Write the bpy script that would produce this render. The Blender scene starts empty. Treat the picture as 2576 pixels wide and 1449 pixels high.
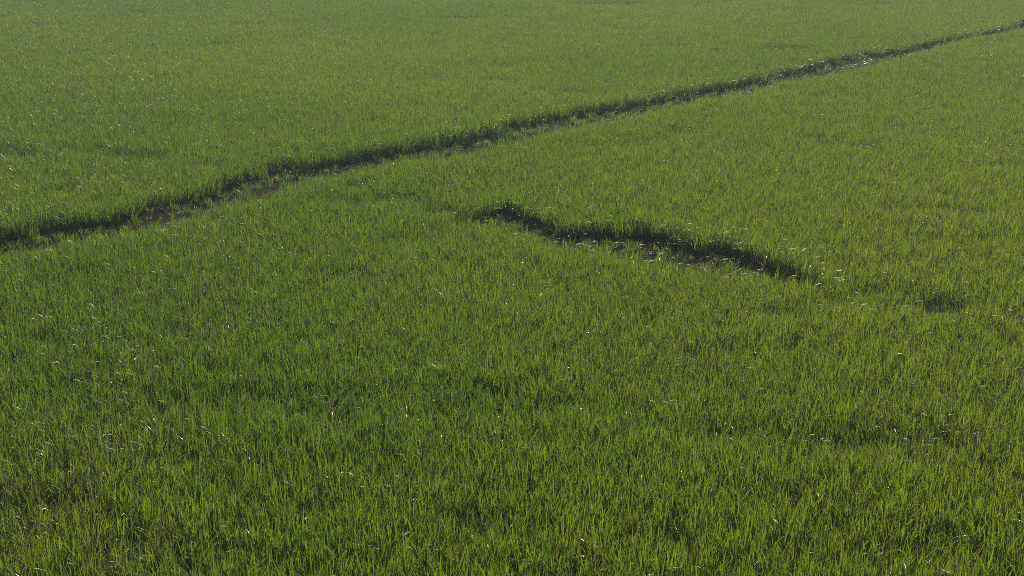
import bpy, math
import numpy as np
R = math.radians
scene = bpy.context.scene
rng = np.random.default_rng(7)

# ---------------------------------------------------------------- camera
CAM_H, LENS, PITCH = 10.0, 50.0, R(16.4)
cam = bpy.data.cameras.new("camera"); cam.lens = LENS; cam.sensor_width = 36.0
cam.clip_start = 0.5; cam.clip_end = 5000
cam_o = bpy.data.objects.new("camera", cam); scene.collection.objects.link(cam_o)
cam_o.location = (0, 0, CAM_H); cam_o.rotation_euler = (R(90) - PITCH, 0, 0)
scene.camera = cam_o

# ---------------------------------------------------------------- sky, sun, exposure
SUN_EL, SUN_AZ = R(28), R(5)           # azimuth from +Y, negative = to the left
w = bpy.data.worlds.new("World"); scene.world = w; w.use_nodes = True
nt = w.node_tree
sky = nt.nodes.new("ShaderNodeTexSky"); sky.sky_type = 'NISHITA'; sky.sun_disc = False
sky.sun_elevation = SUN_EL; sky.sun_rotation = SUN_AZ
bg = nt.nodes["Background"]; bg.inputs[1].default_value = 0.05
nt.links.new(sky.outputs[0], bg.inputs[0])
sl = bpy.data.lights.new("sun", 'SUN'); sl.energy = 5.0; sl.angle = R(0.5); sl.color = (1.0, 0.95, 0.86)
so = bpy.data.objects.new("sun", sl); scene.collection.objects.link(so)
so.rotation_euler = (R(90) - SUN_EL, 0, math.pi - SUN_AZ)
scene.view_settings.view_transform = 'Standard'; scene.view_settings.look = 'None'
scene.view_settings.exposure = -0.45; scene.view_settings.gamma = 1.0
scene.cycles.max_bounces = 8; scene.cycles.diffuse_bounces = 2; scene.cycles.glossy_bounces = 2
scene.cycles.transmission_bounces = 4; scene.cycles.volume_bounces = 1
scene.cycles.use_denoising = False
scene.cycles.filter_width = 0.9
scene.cycles.sample_clamp_indirect = 4

# ---------------------------------------------------------------- view maths (photo measured at 2576 x 1449)
F = LENS / 36 * 2576
def at(px, py, z):
    """world point where the sight line of a photo pixel crosses height z"""
    px = np.asarray(px, float); py = np.asarray(py, float)
    u = (px - 1288) / F; v = (724.5 - py) / F
    dy = math.cos(PITCH) + v * math.sin(PITCH); dz = -math.sin(PITCH) + v * math.cos(PITCH)
    t = (z - CAM_H) / dz
    return u * t, dy * t
def pix(x, y, z):
    dz = z - CAM_H
    d = y * math.cos(PITCH) - dz * math.sin(PITCH)
    v = (y * math.sin(PITCH) + dz * math.cos(PITCH)) / d
    return 1288 + x / d * F, 724.5 - v * F, d

# ---------------------------------------------------------------- smooth noise on the ground
def vnoise(x, y, s, seed):
    r = np.random.default_rng(seed); T = r.random((256, 256))
    x = x / s + 1000.3; y = y / s + 1000.7
    xi = np.floor(x).astype(int); yi = np.floor(y).astype(int)
    fx = x - xi; fy = y - yi; fx = fx * fx * (3 - 2 * fx); fy = fy * fy * (3 - 2 * fy)
    g = lambda a, b: T[a % 256, b % 256]
    return (g(xi, yi) * (1 - fx) + g(xi + 1, yi) * fx) * (1 - fy) + (g(xi, yi + 1) * (1 - fx) + g(xi + 1, yi + 1) * fx) * fy
def fbm(x, y, s, seed):
    return vnoise(x, y, s, seed) * .55 + vnoise(x, y, s * .47, seed + 1) * .3 + vnoise(x, y, s * .21, seed + 2) * .15

# ---------------------------------------------------------------- the ditch and the short bare furrow
# (x, y of the near grass edge, visible opening) in photo pixels; turned into ground points at grass-tip height
DITCH = np.array([(-700, 770, 75), (-300, 690, 70), (0, 625, 62), (83, 613, 62), (160, 593, 60), (233, 580, 55), (287, 570, 55), (333, 568, 56), (393, 552, 68),
    (493, 532, 60), (520, 517, 62), (567, 503, 70), (667, 488, 86), (703, 472, 82), (757, 445, 58), (859, 422, 42), (942, 407, 42),
    (1025, 394, 44), (1109, 389, 56), (1159, 379, 54), (1225, 364, 52), (1325, 342, 58), (1379, 324, 48), (1492, 304, 44), (1592, 284, 44),
    (1717, 259, 40), (1784, 240, 34), (1877, 228, 36), (1967, 203, 34), (2050, 190, 42), (2184, 163, 40), (2284, 137, 28), (2384, 107, 20),
    (2424, 93, 14), (2450, 88, 9), (2475, 84, 12), (2534, 79, 18), (2576, 67, 27), (2700, 38, 24), (2900, -10, 16), (3200, -75, 10)], float)
FURROW = np.array([(1130, 534, 3), (1170, 541, 12), (1205, 545, 26), (1245, 549, 46), (1306, 569, 60), (1365, 591, 54), (1427, 608, 46), (1531, 621, 60),
    (1615, 633, 76), (1677, 652, 74), (1761, 662, 66), (1844, 671, 68), (1906, 679, 56), (1990, 689, 40), (2044, 696, 18), (2085, 702, 4)], float)
FURROW[:, 2] *= 1.08
TIP = 0.42
DITCH[:, 2] *= .98
DITCH[10:15, 2] = [60, 66, 80, 76, 54]
def band(tab, px, py):
    """how far inside the opening a grass tip at this photo point would be: <0 outside, 0 at near edge .. 1 at far edge"""
    lo = np.interp(px, tab[:, 0], tab[:, 1]); th = np.interp(px, tab[:, 0], tab[:, 2])
    f = (lo - py) / np.maximum(th, .5)
    f = np.where((px < tab[0, 0]) | (px > tab[-1, 0]), -99, f)
    return f, th
# low or thin places in the sward: x, y, half-width, half-height, strength
SAGS = [(500, 990, 520, 46, .40), (1150, 1010, 420, 40, .35), (2150, 1085, 420, 44, .5), (2250, 740, 240, 24, .4), (950, 490, 190, 22, .4), (30, 372, 60, 18, .8), (250, 372, 80, 14, .5), (350, 382, 80, 14, .6), (500, 402, 40, 10, .5), (2375, 745, 75, 22, 1.0), (2300, 735, 60, 14, .6), (130, 838, 60, 22, .5),
        (1010, 478, 90, 14, .6), (1110, 515, 70, 14, .8), (880, 455, 60, 12, .5), (2180, 712, 60, 14, .5), (2460, 520, 40, 14, .5), (2380, 478, 30, 12, .5),
        (1800, 1062, 70, 26, .7), (1950, 1075, 60, 26, .6), (2160, 1092, 90, 26, .8), (2320, 1130, 60, 22, .6), (1430, 992, 55, 30, .7),
        (650, 965, 60, 30, .5), (290, 955, 60, 24, .5), (1180, 1270, 70, 28, .6), (820, 1250, 70, 30, .6), (300, 1330, 90, 30, .8), (120, 1230, 60, 30, .6),
        (560, 1350, 70, 30, .5), (2480, 960, 50, 24, .5), (2020, 860, 70, 20, .4), (1300, 820, 80, 18, .3), (900, 680, 80, 16, .3), (1150, 40, 90, 6, .7),
        (1530, 5, 120, 6, .8), (1960, 115, 70, 7, .6), (2140, 90, 60, 6, .5), (960, 590, 50, 12, .35), (2260, 640, 50, 12, .3), (150, 470, 60, 12, .4),
        (1690, 1330, 60, 26, .5), (2100, 1290, 60, 26, .4), (2420, 1330, 60, 30, .6), (1890, 1240, 50, 24, .4), (640, 1130, 60, 30, .4)]

# ---------------------------------------------------------------- materials
def new_mat(name):
    m = bpy.data.materials.new(name); m.use_nodes = True; m.node_tree.nodes.clear()
    return m, m.node_tree.nodes, m.node_tree.links
def blade_material(name):
    m, N, L = new_mat(name)
    out = N.new("ShaderNodeOutputMaterial")
    tint = N.new("ShaderNodeAttribute"); tint.attribute_type = 'INSTANCER'; tint.attribute_name = "patch"    # 0 blue green .. 1 yellow green
    sh = N.new("ShaderNodeAttribute"); sh.attribute_name = "shade"; sh.attribute_type = 'GEOMETRY'            # per blade: x hue, y dryness, z height along blade
    sep = N.new("ShaderNodeSeparateXYZ"); L.new(sh.outputs['Vector'], sep.inputs[0])
    add = N.new("ShaderNodeMath"); add.operation = 'ADD'; L.new(tint.outputs['Fac'], add.inputs[0])
    mh = N.new("ShaderNodeMath"); mh.operation = 'MULTIPLY_ADD'; mh.inputs[1].default_value = .7; mh.inputs[2].default_value = -.35
    L.new(sep.outputs[0], mh.inputs[0]); L.new(mh.outputs[0], add.inputs[1])
    def pair(c0, c1, dry):
        cr = N.new("ShaderNodeValToRGB"); L.new(add.outputs[0], cr.inputs[0])
        cr.color_ramp.elements[0].position = .0; cr.color_ramp.elements[0].color = (*c0, 1)
        cr.color_ramp.elements[1].position = 1.; cr.color_ramp.elements[1].color = (*c1, 1)
        mx = N.new("ShaderNodeMix"); mx.data_type = 'RGBA'; L.new(sep.outputs[1], mx.inputs['Factor'])
        L.new(cr.outputs[0], mx.inputs[6]); mx.inputs[7].default_value = (*dry, 1)
        return mx.outputs[2]
    refl = pair(REFL0, REFL1, (.17, .13, .075)); tran = pair(TRAN0, TRAN1, (.15, .11, .04))
    d = N.new("ShaderNodeBsdfDiffuse"); L.new(refl, d.inputs[0])
    t = N.new("ShaderNodeBsdfTranslucent"); L.new(tran, t.inputs[0])
    a = N.new("ShaderNodeAddShader"); L.new(d.outputs[0], a.inputs[0]); L.new(t.outputs[0], a.inputs[1])
    g = N.new("ShaderNodeBsdfGlossy"); g.inputs['Color'].default_value = (.27, .28, .24, 1); g.inputs['Roughness'].default_value = GLOSS_R
    fr = N.new("ShaderNodeFresnel"); fr.inputs[0].default_value = 1.26
    mx = N.new("ShaderNodeMixShader"); L.new(fr.outputs[0], mx.inputs[0]); L.new(a.outputs[0], mx.inputs[1]); L.new(g.outputs[0], mx.inputs[2])
    L.new(mx.outputs[0], out.inputs[0])
    return m
GLOSS_R = .45
REFL0, REFL1 = (.018, .050, .008), (.056, .072, .009)
TRAN0, TRAN1 = (.092, .206, .009), (.228, .304, .011)
M_BLADE = blade_material("grass_blade")

def soil_material(name, c0, c1, c2):
    m, N, L = new_mat(name)
    out = N.new("ShaderNodeOutputMaterial"); p = N.new("ShaderNodeBsdfPrincipled"); p.inputs['Roughness'].default_value = .95; p.inputs['Specular IOR Level'].default_value = .08
    tc = N.new("ShaderNodeTexCoord")
    n1 = N.new("ShaderNodeTexNoise"); n1.inputs['Scale'].default_value = 1.3; n1.inputs['Detail'].default_value = 8; n1.inputs['Roughness'].default_value = .65
    n2 = N.new("ShaderNodeTexNoise"); n2.inputs['Scale'].default_value = 14; n2.inputs['Detail'].default_value = 6
    L.new(tc.outputs['Object'], n1.inputs[0]); L.new(tc.outputs['Object'], n2.inputs[0])
    cr = N.new("ShaderNodeValToRGB"); L.new(n1.outputs[0], cr.inputs[0])
    cr.color_ramp.elements[0].position = .35; cr.color_ramp.elements[0].color = (*c0, 1)
    cr.color_ramp.elements[1].position = .65; cr.color_ramp.elements[1].color = (*c2, 1)
    e = cr.color_ramp.elements.new(.5); e.color = (*c1, 1)
    L.new(cr.outputs[0], p.inputs['Base Color'])
    b = N.new("ShaderNodeBump"); b.inputs['Strength'].default_value = .9; b.inputs['Distance'].default_value = .06
    L.new(n2.outputs[0], b.inputs['Height']); L.new(b.outputs[0], p.inputs['Normal']); L.new(p.outputs[0], out.inputs[0])
    return m
M_SOIL = soil_material("field_soil", (.020, .015, .010), (.032, .024, .016), (.045, .034, .022))
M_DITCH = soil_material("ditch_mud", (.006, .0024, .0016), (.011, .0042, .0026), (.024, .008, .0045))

# ---------------------------------------------------------------- ground and mud strips
def mesh_obj(name, verts, faces, mat, link=True):
    me = bpy.data.meshes.new(name); me.from_pydata([tuple(v) for v in verts], [], faces); me.update()
    o = bpy.data.objects.new(name, me); me.materials.append(mat)
    if link: scene.collection.objects.link(o)
    return o
def opening(x, y, reach=.15):
    """1 in the middle of the ditch or furrow at a ground point, 0 out in the grass"""
    px, py, d = pix(x, y, np.full_like(x, TIP))
    o = np.zeros_like(x)
    for tab in (DITCH, FURROW):
        f, th = band(tab, px, py)
        o = np.maximum(o, np.clip(np.minimum(f + reach, 1 + reach - f) * 3.2, 0, 1) * np.clip(th / 20, 0, 1))
    return o
DEPTH = .20
def ground_sheet():
    """one sheet: fine cells where the ditch runs, and wide ones out to the horizon"""
    xs = np.r_[-1500, -700, -300, -120, np.arange(-60, 70.01, .4), 120, 300, 700, 1500]
    ys = np.r_[-1500, -600, -200, -50, 5, np.arange(14, 145, .4), 180, 300, 700, 1500]
    gx, gy = np.meshgrid(xs, ys); fx = gx.ravel(); fy = gy.ravel()
    inside = (fy > 14) & (fy < 145)
    z = np.zeros_like(fx); z[inside] = -(DEPTH + .12) * np.clip(opening(fx[inside], fy[inside], .05) * 1.3, 0, 1)
    nx = len(xs); ny = len(ys)
    i = (np.arange(ny - 1)[:, None] * nx + np.arange(nx - 1)[None, :]).ravel()
    return mesh_obj("ground", np.c_[fx, fy, z].tolist(), np.c_[i, i + 1, i + nx + 1, i + nx].tolist(), M_SOIL)
ground_sheet()["kind"] = "structure"
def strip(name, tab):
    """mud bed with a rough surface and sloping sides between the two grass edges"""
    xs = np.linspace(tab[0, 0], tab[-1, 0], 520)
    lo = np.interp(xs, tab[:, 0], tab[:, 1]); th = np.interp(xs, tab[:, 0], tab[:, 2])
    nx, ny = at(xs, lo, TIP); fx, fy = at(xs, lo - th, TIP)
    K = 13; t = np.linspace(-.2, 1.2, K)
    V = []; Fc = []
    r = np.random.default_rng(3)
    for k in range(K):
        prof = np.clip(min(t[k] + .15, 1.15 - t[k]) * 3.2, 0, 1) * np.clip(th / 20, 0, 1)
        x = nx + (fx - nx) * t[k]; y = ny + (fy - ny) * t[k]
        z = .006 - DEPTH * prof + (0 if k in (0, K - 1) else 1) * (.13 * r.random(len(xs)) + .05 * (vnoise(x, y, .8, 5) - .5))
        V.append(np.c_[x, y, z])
    V = np.stack(V, 1).reshape(-1, 3)
    for i in range(len(xs) - 1):
        for k in range(K - 1):
            a = i * K + k; Fc.append((a, a + K, a + K + 1, a + 1))
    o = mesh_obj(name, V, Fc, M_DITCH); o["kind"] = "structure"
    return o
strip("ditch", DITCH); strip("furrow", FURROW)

# ---------------------------------------------------------------- grass tufts (each a mesh of many bent blades)
def tuft_mesh(name, n, rad, hmin, hmax, lean, bend, seed, width=(.007, .012), dry=.05, dirs=None, mat=None, nseg=6):
    r = np.random.default_rng(seed)
    V = []; Fc = []; A = []
    for b in range(n):
        a = r.random() * 2 * math.pi; q = rad * math.sqrt(r.random())
        bx, by = q * math.cos(a), q * math.sin(a)
        az = r.random() * 2 * math.pi if dirs is None else r.normal(dirs[0], dirs[1])
        Ln = hmin + (hmax - hmin) * r.random() ** .8
        th0 = abs(r.normal(0, lean)); th1 = th0 + bend[0] + (bend[1] - bend[0]) * r.random() ** 1.7
        wd = width[0] + (width[1] - width[0]) * r.random()
        tw = r.normal(0, .5); tw1 = tw + r.normal(0, .5)
        hue = r.random(); d = 1. * (r.random() < dry) * (.5 + .5 * r.random())
        P = np.array([bx, by, 0.]); base = len(V)
        kb = 1.2 + 1.6 * r.random()
        for s in range(nseg + 1):
            f = s / nseg
            th = th0 + (th1 - th0) * f ** kb
            T = np.array([math.sin(th) * math.cos(az), math.sin(th) * math.sin(az), math.cos(th)])
            side = np.array([-math.sin(az), math.cos(az), 0.]); nrm = np.cross(side, T)
            t_ = tw + (tw1 - tw) * f
            sd = side * math.cos(t_) + nrm * math.sin(t_)
            ww = wd * (.55 + .45 * min(1, f * 3)) * (1 - max(0, (f - .45) / .55) ** 1.6)
            if s < nseg:
                V.append(P - sd * ww * .5); V.append(P + sd * ww * .5); A += [(hue, d, f)] * 2
            else:
                V.append(P.copy()); A.append((hue, d, f))
            P = P + T * Ln / nseg
        for s in range(nseg - 1):
            k = base + 2 * s; Fc.append((k, k + 1, k + 3, k + 2))
        k = base + 2 * (nseg - 1); Fc.append((k, k + 1, k + 2))
    me = bpy.data.meshes.new(name); me.from_pydata([tuple(v) for v in V], [], Fc); me.update()
    at_ = me.attributes.new("shade", 'FLOAT_VECTOR', 'POINT'); at_.data.foreach_set("vector", np.array(A, 'f').ravel())
    me.polygons.foreach_set("use_smooth", np.ones(len(Fc), bool))
    me.materials.append(mat or M_BLADE)
    return me
tufts = bpy.data.collections.new("grass_tuft_kinds")         # sources for the scatter, not in the scene
NV_UP, NV_MIX, NV_DROOP = 12, 5, 5
for k in range(NV_UP):
    tufts.objects.link(bpy.data.objects.new("tuft_a%02d" % k, tuft_mesh("tuft", 24, .15, .22, .58, .25, (.05, 1.35), 100 + k, width=(.009, .020), dry=.07)))
for k in range(NV_MIX):
    tufts.objects.link(bpy.data.objects.new("tuft_b%02d" % k, tuft_mesh("tuft", 22, .13, .28, .64, .32, (.2, 2.0), 200 + k, width=(.010, .019), dry=.16)))
for k in range(NV_DROOP):
    tufts.objects.link(bpy.data.objects.new("tuft_c%02d" % k, tuft_mesh("tuft", 14, .13, .35, .72, .3, (.7, 2.3), 300 + k, width=(.010, .018), dry=.12, dirs=(0, .7))))

NV_DRY = 5
for k in range(NV_DRY):
    tufts.objects.link(bpy.data.objects.new("tuft_d%02d" % k, tuft_mesh("tuft", 22, .15, .2, .56, .32, (.1, 1.6), 400 + k, width=(.009, .017), dry=.45)))

# ---------------------------------------------------------------- scatter
CELL = .212
x0, x1, y0, y1 = -75, 75, 13, 165
nx_, ny_ = int((x1 - x0) / CELL), int((y1 - y0) / CELL)
gx, gy = np.meshgrid(np.arange(nx_), np.arange(ny_))
X = (x0 + (gx + rng.random(gx.shape)) * CELL).ravel(); Y = (y0 + (gy + rng.random(gy.shape)) * CELL).ravel()
PX, PY, D = pix(X, Y, np.full_like(X, TIP))
half = Y * .40 + 5
keep = (np.abs(X) < half)
keep &= rng.random(len(X)) < np.interp(Y, [70, 110, 165], [1, .8, .6])
X, Y, PX, PY, D = [a[keep] for a in (X, Y, PX, PY, D)]
n = len(X)
fd, thd = band(DITCH, PX, PY); ff, thf = band(FURROW, PX, PY)
edge = .26 * (vnoise(X, Y, .55, 40) - .5)
in_d = (fd > -.02 + edge) & (fd < 1.02 + edge) & (thd > 5); in_f = (ff > -.02 + edge) & (ff < 1.02 + edge) & (thf > 5)
sag = np.zeros(n)
wob = (vnoise(X, Y, 1.1, 90) - .5)
for (sx, sy, sw, sh, st) in SAGS:
    q = ((PX - sx) / sw) ** 2 + ((PY - sy) / sh) ** 2
    st *= .75 if sy > 900 else 1
    sag = np.maximum(sag, st * np.clip(1.25 - q + wob * 1.2, 0, 1))
hgt = .84 + .32 * fbm(X, Y, 5.0, 11) + .10 * (vnoise(X, Y, .9, 13) - .5)
small = np.clip((vnoise(X, Y, 1.7, 21) - .78) * 4, 0, 1)          # little thin places all over
sag = np.maximum(sag, small * .55)
hgt *= 1 - .62 * sag
patch = .25 + .62 * fbm(X, Y, 22, 31) + .35 * (fbm(X, Y, 6, 35) - .5) + np.interp(PX, [0, 900, 2576], [-.08, 0, .10])
for (sx, sy, sw, sh, st) in [(2300, 600, 520, 230, .26), (150, 1310, 320, 150, .26), (700, 170, 600, 80, .20), (1250, 240, 420, 60, .15), (1250, 700, 300, 80, .12), (2350, 1250, 300, 160, .10),
                             (480, 850, 560, 170, -.20), (930, 490, 220, 45, -.28), (1000, 1010, 520, 90, -.16), (1980, 1040, 420, 80, -.14), (1950, 315, 260, 45, -.20),
                             (2100, 70, 420, 45, -.22), (150, 340, 320, 90, -.16), (300, 15, 700, 25, -.2), (1400, 1280, 260, 90, .12)]:
    patch += (st if st > 0 else st * .6) * np.exp(-((PX - sx) / sw) ** 2 - ((PY - sy) / sh) ** 2)
patch -= .25 * sag
patch += .10 * rng.standard_normal(n)
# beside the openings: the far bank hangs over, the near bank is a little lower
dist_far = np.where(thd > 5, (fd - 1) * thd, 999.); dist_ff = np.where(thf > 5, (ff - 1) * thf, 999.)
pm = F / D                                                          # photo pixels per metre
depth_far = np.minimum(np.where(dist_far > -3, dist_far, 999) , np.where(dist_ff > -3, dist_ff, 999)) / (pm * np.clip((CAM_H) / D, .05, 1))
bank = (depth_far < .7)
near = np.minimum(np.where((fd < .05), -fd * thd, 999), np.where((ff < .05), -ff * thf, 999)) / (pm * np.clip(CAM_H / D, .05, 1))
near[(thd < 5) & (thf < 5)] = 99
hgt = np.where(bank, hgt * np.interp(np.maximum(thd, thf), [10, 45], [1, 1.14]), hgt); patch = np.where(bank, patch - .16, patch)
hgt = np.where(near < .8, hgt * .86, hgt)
ok = ~(in_d | in_f)
# a few poor tufts inside the openings
ins = (in_d | in_f)
frac = np.where(in_d, fd, ff)
ok |= ins & (rng.random(n) < np.where(in_f, .42, np.where(frac > .66, .40, .04))) & (frac > .22)
lip = ins & (frac < .16) & (rng.random(n) < .7)
ok |= lip
ok &= ~((sag > .75) & (rng.random(n) < .4))
brown = np.clip((fbm(X, Y, 3.2, 61) - .5) * 3.5, 0, 1)
kind = rng.random(n) + .55 * brown * (rng.random(n) < .6)
kind = np.minimum(kind, np.where(rng.random(n) < .992, .98, 1))
idx = np.where(kind < .82, rng.integers(0, NV_UP, n), np.where(kind < .985 , NV_UP + rng.integers(0, NV_MIX, n), NV_UP + NV_MIX + rng.integers(0, NV_DROOP, n)))
dr = (bank | ins) & (rng.random(n) < .36)
dr |= (sag > .3) & (rng.random(n) < .10)
idx = np.where(dr, NV_UP + NV_MIX + rng.integers(0, NV_DROOP, n), idx)
straw = .30 * brown + .35 * np.exp(-((PX - 150) / 420) ** 2 - ((PY - 1330) / 170) ** 2) + .22 * np.exp(-((PX - 2200) / 520) ** 2 - ((PY - 560) / 230) ** 2)
idx = np.where(~dr & (rng.random(n) < straw), NV_UP + NV_MIX + NV_DROOP + rng.integers(0, NV_DRY, n), idx)
yaw = rng.random(n) * 2 * math.pi
yaw = np.where(dr, rng.normal(-.6, .6, n), yaw)                     # hang to the right and towards the open side
tilt = rng.normal(0, .05, (n, 2))
sc = hgt * (1 + .08 * rng.standard_normal(n))
sc = np.where(ins, np.where(lip, sc * (.7 + .3 * rng.random(n)), sc * (.35 + .30 * rng.random(n))), sc)
sc = np.clip(sc, .25, 1.35)
sxy = np.clip(sc, .8, 1.2)
side_near = PY > np.interp(PX, DITCH[:, 0], DITCH[:, 1] - .5 * DITCH[:, 2])

def scatter(name, label, m):
    k = np.nonzero(m & ok)[0]
    me = bpy.data.meshes.new(name); me.from_pydata(np.c_[X[k], Y[k], -.01 - (DEPTH - .03) * opening(X[k], Y[k]) * ~lip[k]].tolist(), [], [])
    def attr(nm, ty, data, key="value"):
        a = me.attributes.new(nm, ty, 'POINT'); a.data.foreach_set(key, np.ascontiguousarray(data).ravel())
    attr("rot", 'FLOAT_VECTOR', np.c_[tilt[k], yaw[k]].astype('f'), "vector")
    attr("scl", 'FLOAT_VECTOR', np.c_[sxy[k], sxy[k], sc[k]].astype('f'), "vector")
    attr("kind_index", 'INT', idx[k].astype('i')); attr("patch", 'FLOAT', patch[k].astype('f'))
    o = bpy.data.objects.new(name, me); scene.collection.objects.link(o)
    o["kind"] = "stuff"; o["label"] = label; o["category"] = "grass"
    ng = bpy.data.node_groups.new(name, 'GeometryNodeTree')
    ng.interface.new_socket("Geometry", in_out='INPUT', socket_type='NodeSocketGeometry')
    ng.interface.new_socket("Geometry", in_out='OUTPUT', socket_type='NodeSocketGeometry')
    N, L = ng.nodes, ng.links
    gi = N.new("NodeGroupInput"); go = N.new("NodeGroupOutput")
    ip = N.new("GeometryNodeInstanceOnPoints"); ci = N.new("GeometryNodeCollectionInfo")
    ci.inputs[0].default_value = tufts; ci.inputs[1].default_value = True; ci.inputs[2].default_value = True
    def na(nm, ty):
        a = N.new("GeometryNodeInputNamedAttribute"); a.data_type = ty; a.inputs[0].default_value = nm; return a.outputs[0]
    L.new(gi.outputs[0], ip.inputs['Points']); L.new(ci.outputs[0], ip.inputs['Instance']); ip.inputs['Pick Instance'].default_value = True
    L.new(na("kind_index", 'INT'), ip.inputs['Instance Index'])
    e2r = N.new("FunctionNodeEulerToRotation"); L.new(na("rot", 'FLOAT_VECTOR'), e2r.inputs[0])
    L.new(e2r.outputs[0], ip.inputs['Rotation']); L.new(na("scl", 'FLOAT_VECTOR'), ip.inputs['Scale'])
    L.new(ip.outputs[0], go.inputs[0])
    md = o.modifiers.new("scatter", 'NODES'); md.node_group = ng
    print(name, len(k))
    return o
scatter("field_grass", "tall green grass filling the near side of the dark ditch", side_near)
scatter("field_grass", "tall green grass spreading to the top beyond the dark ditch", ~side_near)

# ---------------------------------------------------------------- single plants one can point at
def flat_leaf_material(name, refl, tran, gloss):
    m, N, L = new_mat(name)
    out = N.new("ShaderNodeOutputMaterial")
    tc = N.new("ShaderNodeTexCoord"); nz = N.new("ShaderNodeTexNoise"); nz.inputs['Scale'].default_value = 9; L.new(tc.outputs['Object'], nz.inputs[0])
    def col(c):
        mx = N.new("ShaderNodeMix"); mx.data_type = 'RGBA'; L.new(nz.outputs[0], mx.inputs['Factor'])
        mx.inputs[6].default_value = tuple(v * .6 for v in c) + (1,); mx.inputs[7].default_value = tuple(v * 1.3 for v in c) + (1,); return mx.outputs[2]
    d = N.new("ShaderNodeBsdfDiffuse"); L.new(col(refl), d.inputs[0]); t = N.new("ShaderNodeBsdfTranslucent"); L.new(col(tran), t.inputs[0])
    a = N.new("ShaderNodeAddShader"); L.new(d.outputs[0], a.inputs[0]); L.new(t.outputs[0], a.inputs[1])
    g = N.new("ShaderNodeBsdfGlossy"); g.inputs['Roughness'].default_value = .45; g.inputs['Color'].default_value = (*gloss, 1)
    fr = N.new("ShaderNodeFresnel"); fr.inputs[0].default_value = 1.38
    mx = N.new("ShaderNodeMixShader"); L.new(fr.outputs[0], mx.inputs[0]); L.new(a.outputs[0], mx.inputs[1]); L.new(g.outputs[0], mx.inputs[2]); L.new(mx.outputs[0], out.inputs[0])
    return m
M_PALE = flat_leaf_material("pale_leaf", (.075, .085, .045), (.06, .08, .025), (.5, .5, .46))
M_RED = flat_leaf_material("red_leaf", (.075, .018, .014), (.07, .016, .012), (.4, .3, .3))
M_DARK = flat_leaf_material("dark_leaf", (.020, .045, .009), (.05, .12, .010), (.25, .26, .22))
def plant(name, label, cat, px, py, mat, n, hmin, hmax, bend, seed, group=None, dirs=(-.15, .5), width=(.018, .03), z=.40, rad=.16, lean=.3):
    me = tuft_mesh(name, n, rad, hmin, hmax, lean, bend, seed, width=width, dry=0, dirs=dirs, mat=mat, nseg=9)
    x, y = at(px, py, z); x = float(x); y = float(y)
    o = bpy.data.objects.new(name, me); scene.collection.objects.link(o)
    o.location = (x, y, -.01 - (DEPTH - .03) * float(opening(np.array([x]), np.array([y]))[0]))
    o["label"] = label; o["category"] = cat; o["kind"] = "thing"
    if group: o["group"] = group
    return o
ARC = (1.5, 2.2)
GD, GF, GO = "arching grass plants over the long ditch", "arching grass plants over the short furrow", "bent plants standing out in the open grass"
plant("drooping_plant", "red leaved grass plant arching over the ditch", "grass plant", 386, 536, M_RED, 5, .6, .85, ARC, 501, GD, width=(.03, .042))
plant("drooping_plant", "pale arching grass just right of the red leaved plant, over the ditch", "grass plant", 412, 524, M_PALE, 5, .6, .9, ARC, 502, GD)
plant("drooping_plant", "pale arching grass at the left end of the long ditch", "grass plant", 85, 592, M_PALE, 8, .55, .8, ARC, 503, GD)
plant("drooping_plant", "silvery arching grass in the ditch between its left end and the red leaved plant", "grass plant", 205, 570, M_PALE, 6, .55, .8, ARC, 504, GD)
plant("drooping_plant", "silvery grass bending over the widest dark stretch of the long ditch", "grass plant", 625, 462, M_PALE, 9, .6, .9, ARC, 505, GD, rad=.35)
plant("drooping_plant", "silvery arching grass where the widest dark stretch of the ditch narrows to the right", "grass plant", 805, 427, M_PALE, 6, .6, .85, ARC, 506, GD)
plant("drooping_plant", "pale bent grass over the ditch straight above the gap left of the short furrow", "grass plant", 1070, 377, M_PALE, 7, .6, .85, ARC, 507, GD)
plant("drooping_plant", "pale bent grass over the ditch straight above the middle of the short furrow", "grass plant", 1530, 284, M_PALE, 7, .7, .95, ARC, 508, GD)
plant("drooping_plant", "pale grey grass lying over the far right stretch of the ditch before it closes up", "grass plant", 2165, 146, M_PALE, 8, .6, .85, ARC, 509, GD, rad=.2)
plant("drooping_plant", "pale looping grass over the left third of the short furrow", "grass plant", 1410, 594, M_PALE, 6, .5, .75, ARC, 510, GF)
plant("drooping_plant", "cluster of pale looping grass over the middle of the short furrow", "grass plant", 1662, 632, M_PALE, 8, .55, .8, ARC, 511, GF, rad=.22)
plant("drooping_plant", "long pale leaf arch over the right half of the short furrow", "grass plant", 1758, 640, M_PALE, 4, .7, .95, ARC, 512, GF)
plant("drooping_plant", "pale low grass loops at the front lip of the short furrow, right of its middle", "grass plant", 1842, 664, M_PALE, 5, .45, .6, ARC, 513, GF)
plant("drooping_plant", "pale flattened grass at the right tip of the short furrow", "grass plant", 2040, 690, M_PALE, 7, .5, .7, (1.3, 1.9), 514, GF, rad=.2)
plant("grass_clump", "dark green upright clump splitting the short furrow in two", "grass clump", 1712, 628, M_DARK, 34, .5, .75, (.1, .7), 515, "dark upright clumps", dirs=None, width=(.012, .02), lean=.22)
plant("grass_clump", "dark green clump standing in for the shade of the small hollow right of the short furrow", "grass clump", 2372, 742, M_DARK, 34, .32, .56, (.1, .9), 516, "dark upright clumps", dirs=None, width=(.012, .02), lean=.22, rad=.4)  # dark leaves added here to give the small hollow its shade by colour
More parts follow.
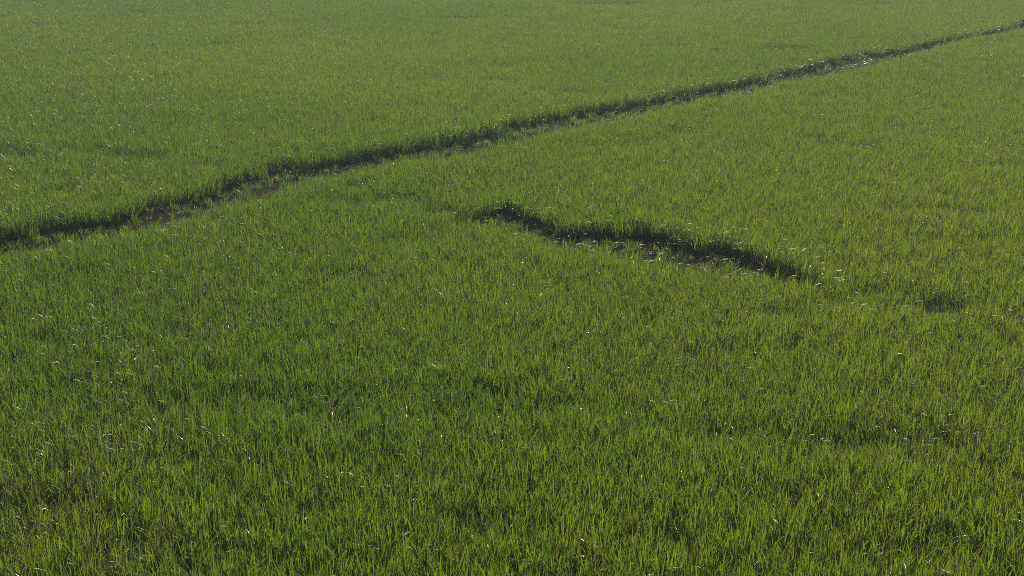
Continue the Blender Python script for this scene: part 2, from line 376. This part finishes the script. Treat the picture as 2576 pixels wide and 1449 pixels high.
plant("grass_clump", "dark green clump on the far lip of the short furrow at its left tip", "grass clump", 1232, 520, M_DARK, 26, .34, .5, (.1, .7), 517, "dark upright clumps", dirs=None, width=(.012, .02), lean=.22, rad=.35)
plant("grass_clump", "dark green clump standing on the far bank of the ditch at mid picture", "grass clump", 1270, 322, M_DARK, 40, .55, .8, (.1, .7), 518, "dark upright clumps", dirs=None, width=(.014, .022), lean=.22, rad=.3)
plant("drooping_plant", "silvery leaves bent to the right in the open grass near the lower left corner", "grass plant", 205, 1190, M_PALE, 5, .5, .7, (1.2, 1.9), 519, GO, width=(.014, .022))
plant("drooping_plant", "silvery bent leaves close to the left edge of the picture, low down", "grass plant", 58, 1162, M_PALE, 4, .5, .7, (1.2, 1.9), 520, GO, width=(.014, .022))
plant("drooping_plant", "single long silvery leaf leaning right in the open grass below the ditch", "grass plant", 612, 1105, M_PALE, 2, .6, .75, (1.2, 1.7), 521, GO, width=(.014, .022))
plant("drooping_plant", "silvery bent leaves near the bottom edge, left of middle", "grass plant", 800, 1245, M_PALE, 4, .5, .65, (1.2, 1.9), 522, GO, width=(.014, .022))

# ---------------------------------------------------------------- air
def box(name, a, b, mat):
    (ax, ay, az), (bx, by, bz) = a, b
    v = [(ax, ay, az), (bx, ay, az), (bx, by, az), (ax, by, az), (ax, ay, bz), (bx, ay, bz), (bx, by, bz), (ax, by, bz)]
    return mesh_obj(name, v, [(3, 2, 1, 0), (4, 5, 6, 7), (0, 1, 5, 4), (1, 2, 6, 5), (2, 3, 7, 6), (3, 0, 4, 7)], mat)
HAZE = .00088
if HAZE:
    m, N, L = new_mat("haze_air")
    out = N.new("ShaderNodeOutputMaterial"); pv = N.new("ShaderNodeVolumePrincipled")
    pv.inputs['Color'].default_value = (.80, .91, 1, 1); pv.inputs['Density'].default_value = HAZE; pv.inputs['Anisotropy'].default_value = .3
    L.new(pv.outputs[0], out.inputs['Volume'])
    hz = box("haze", (-1600, -1600, -1), (1600, 1600, 14), m); hz["kind"] = "stuff"; hz["label"] = "thin pale haze over the grass"; hz["category"] = "haze"
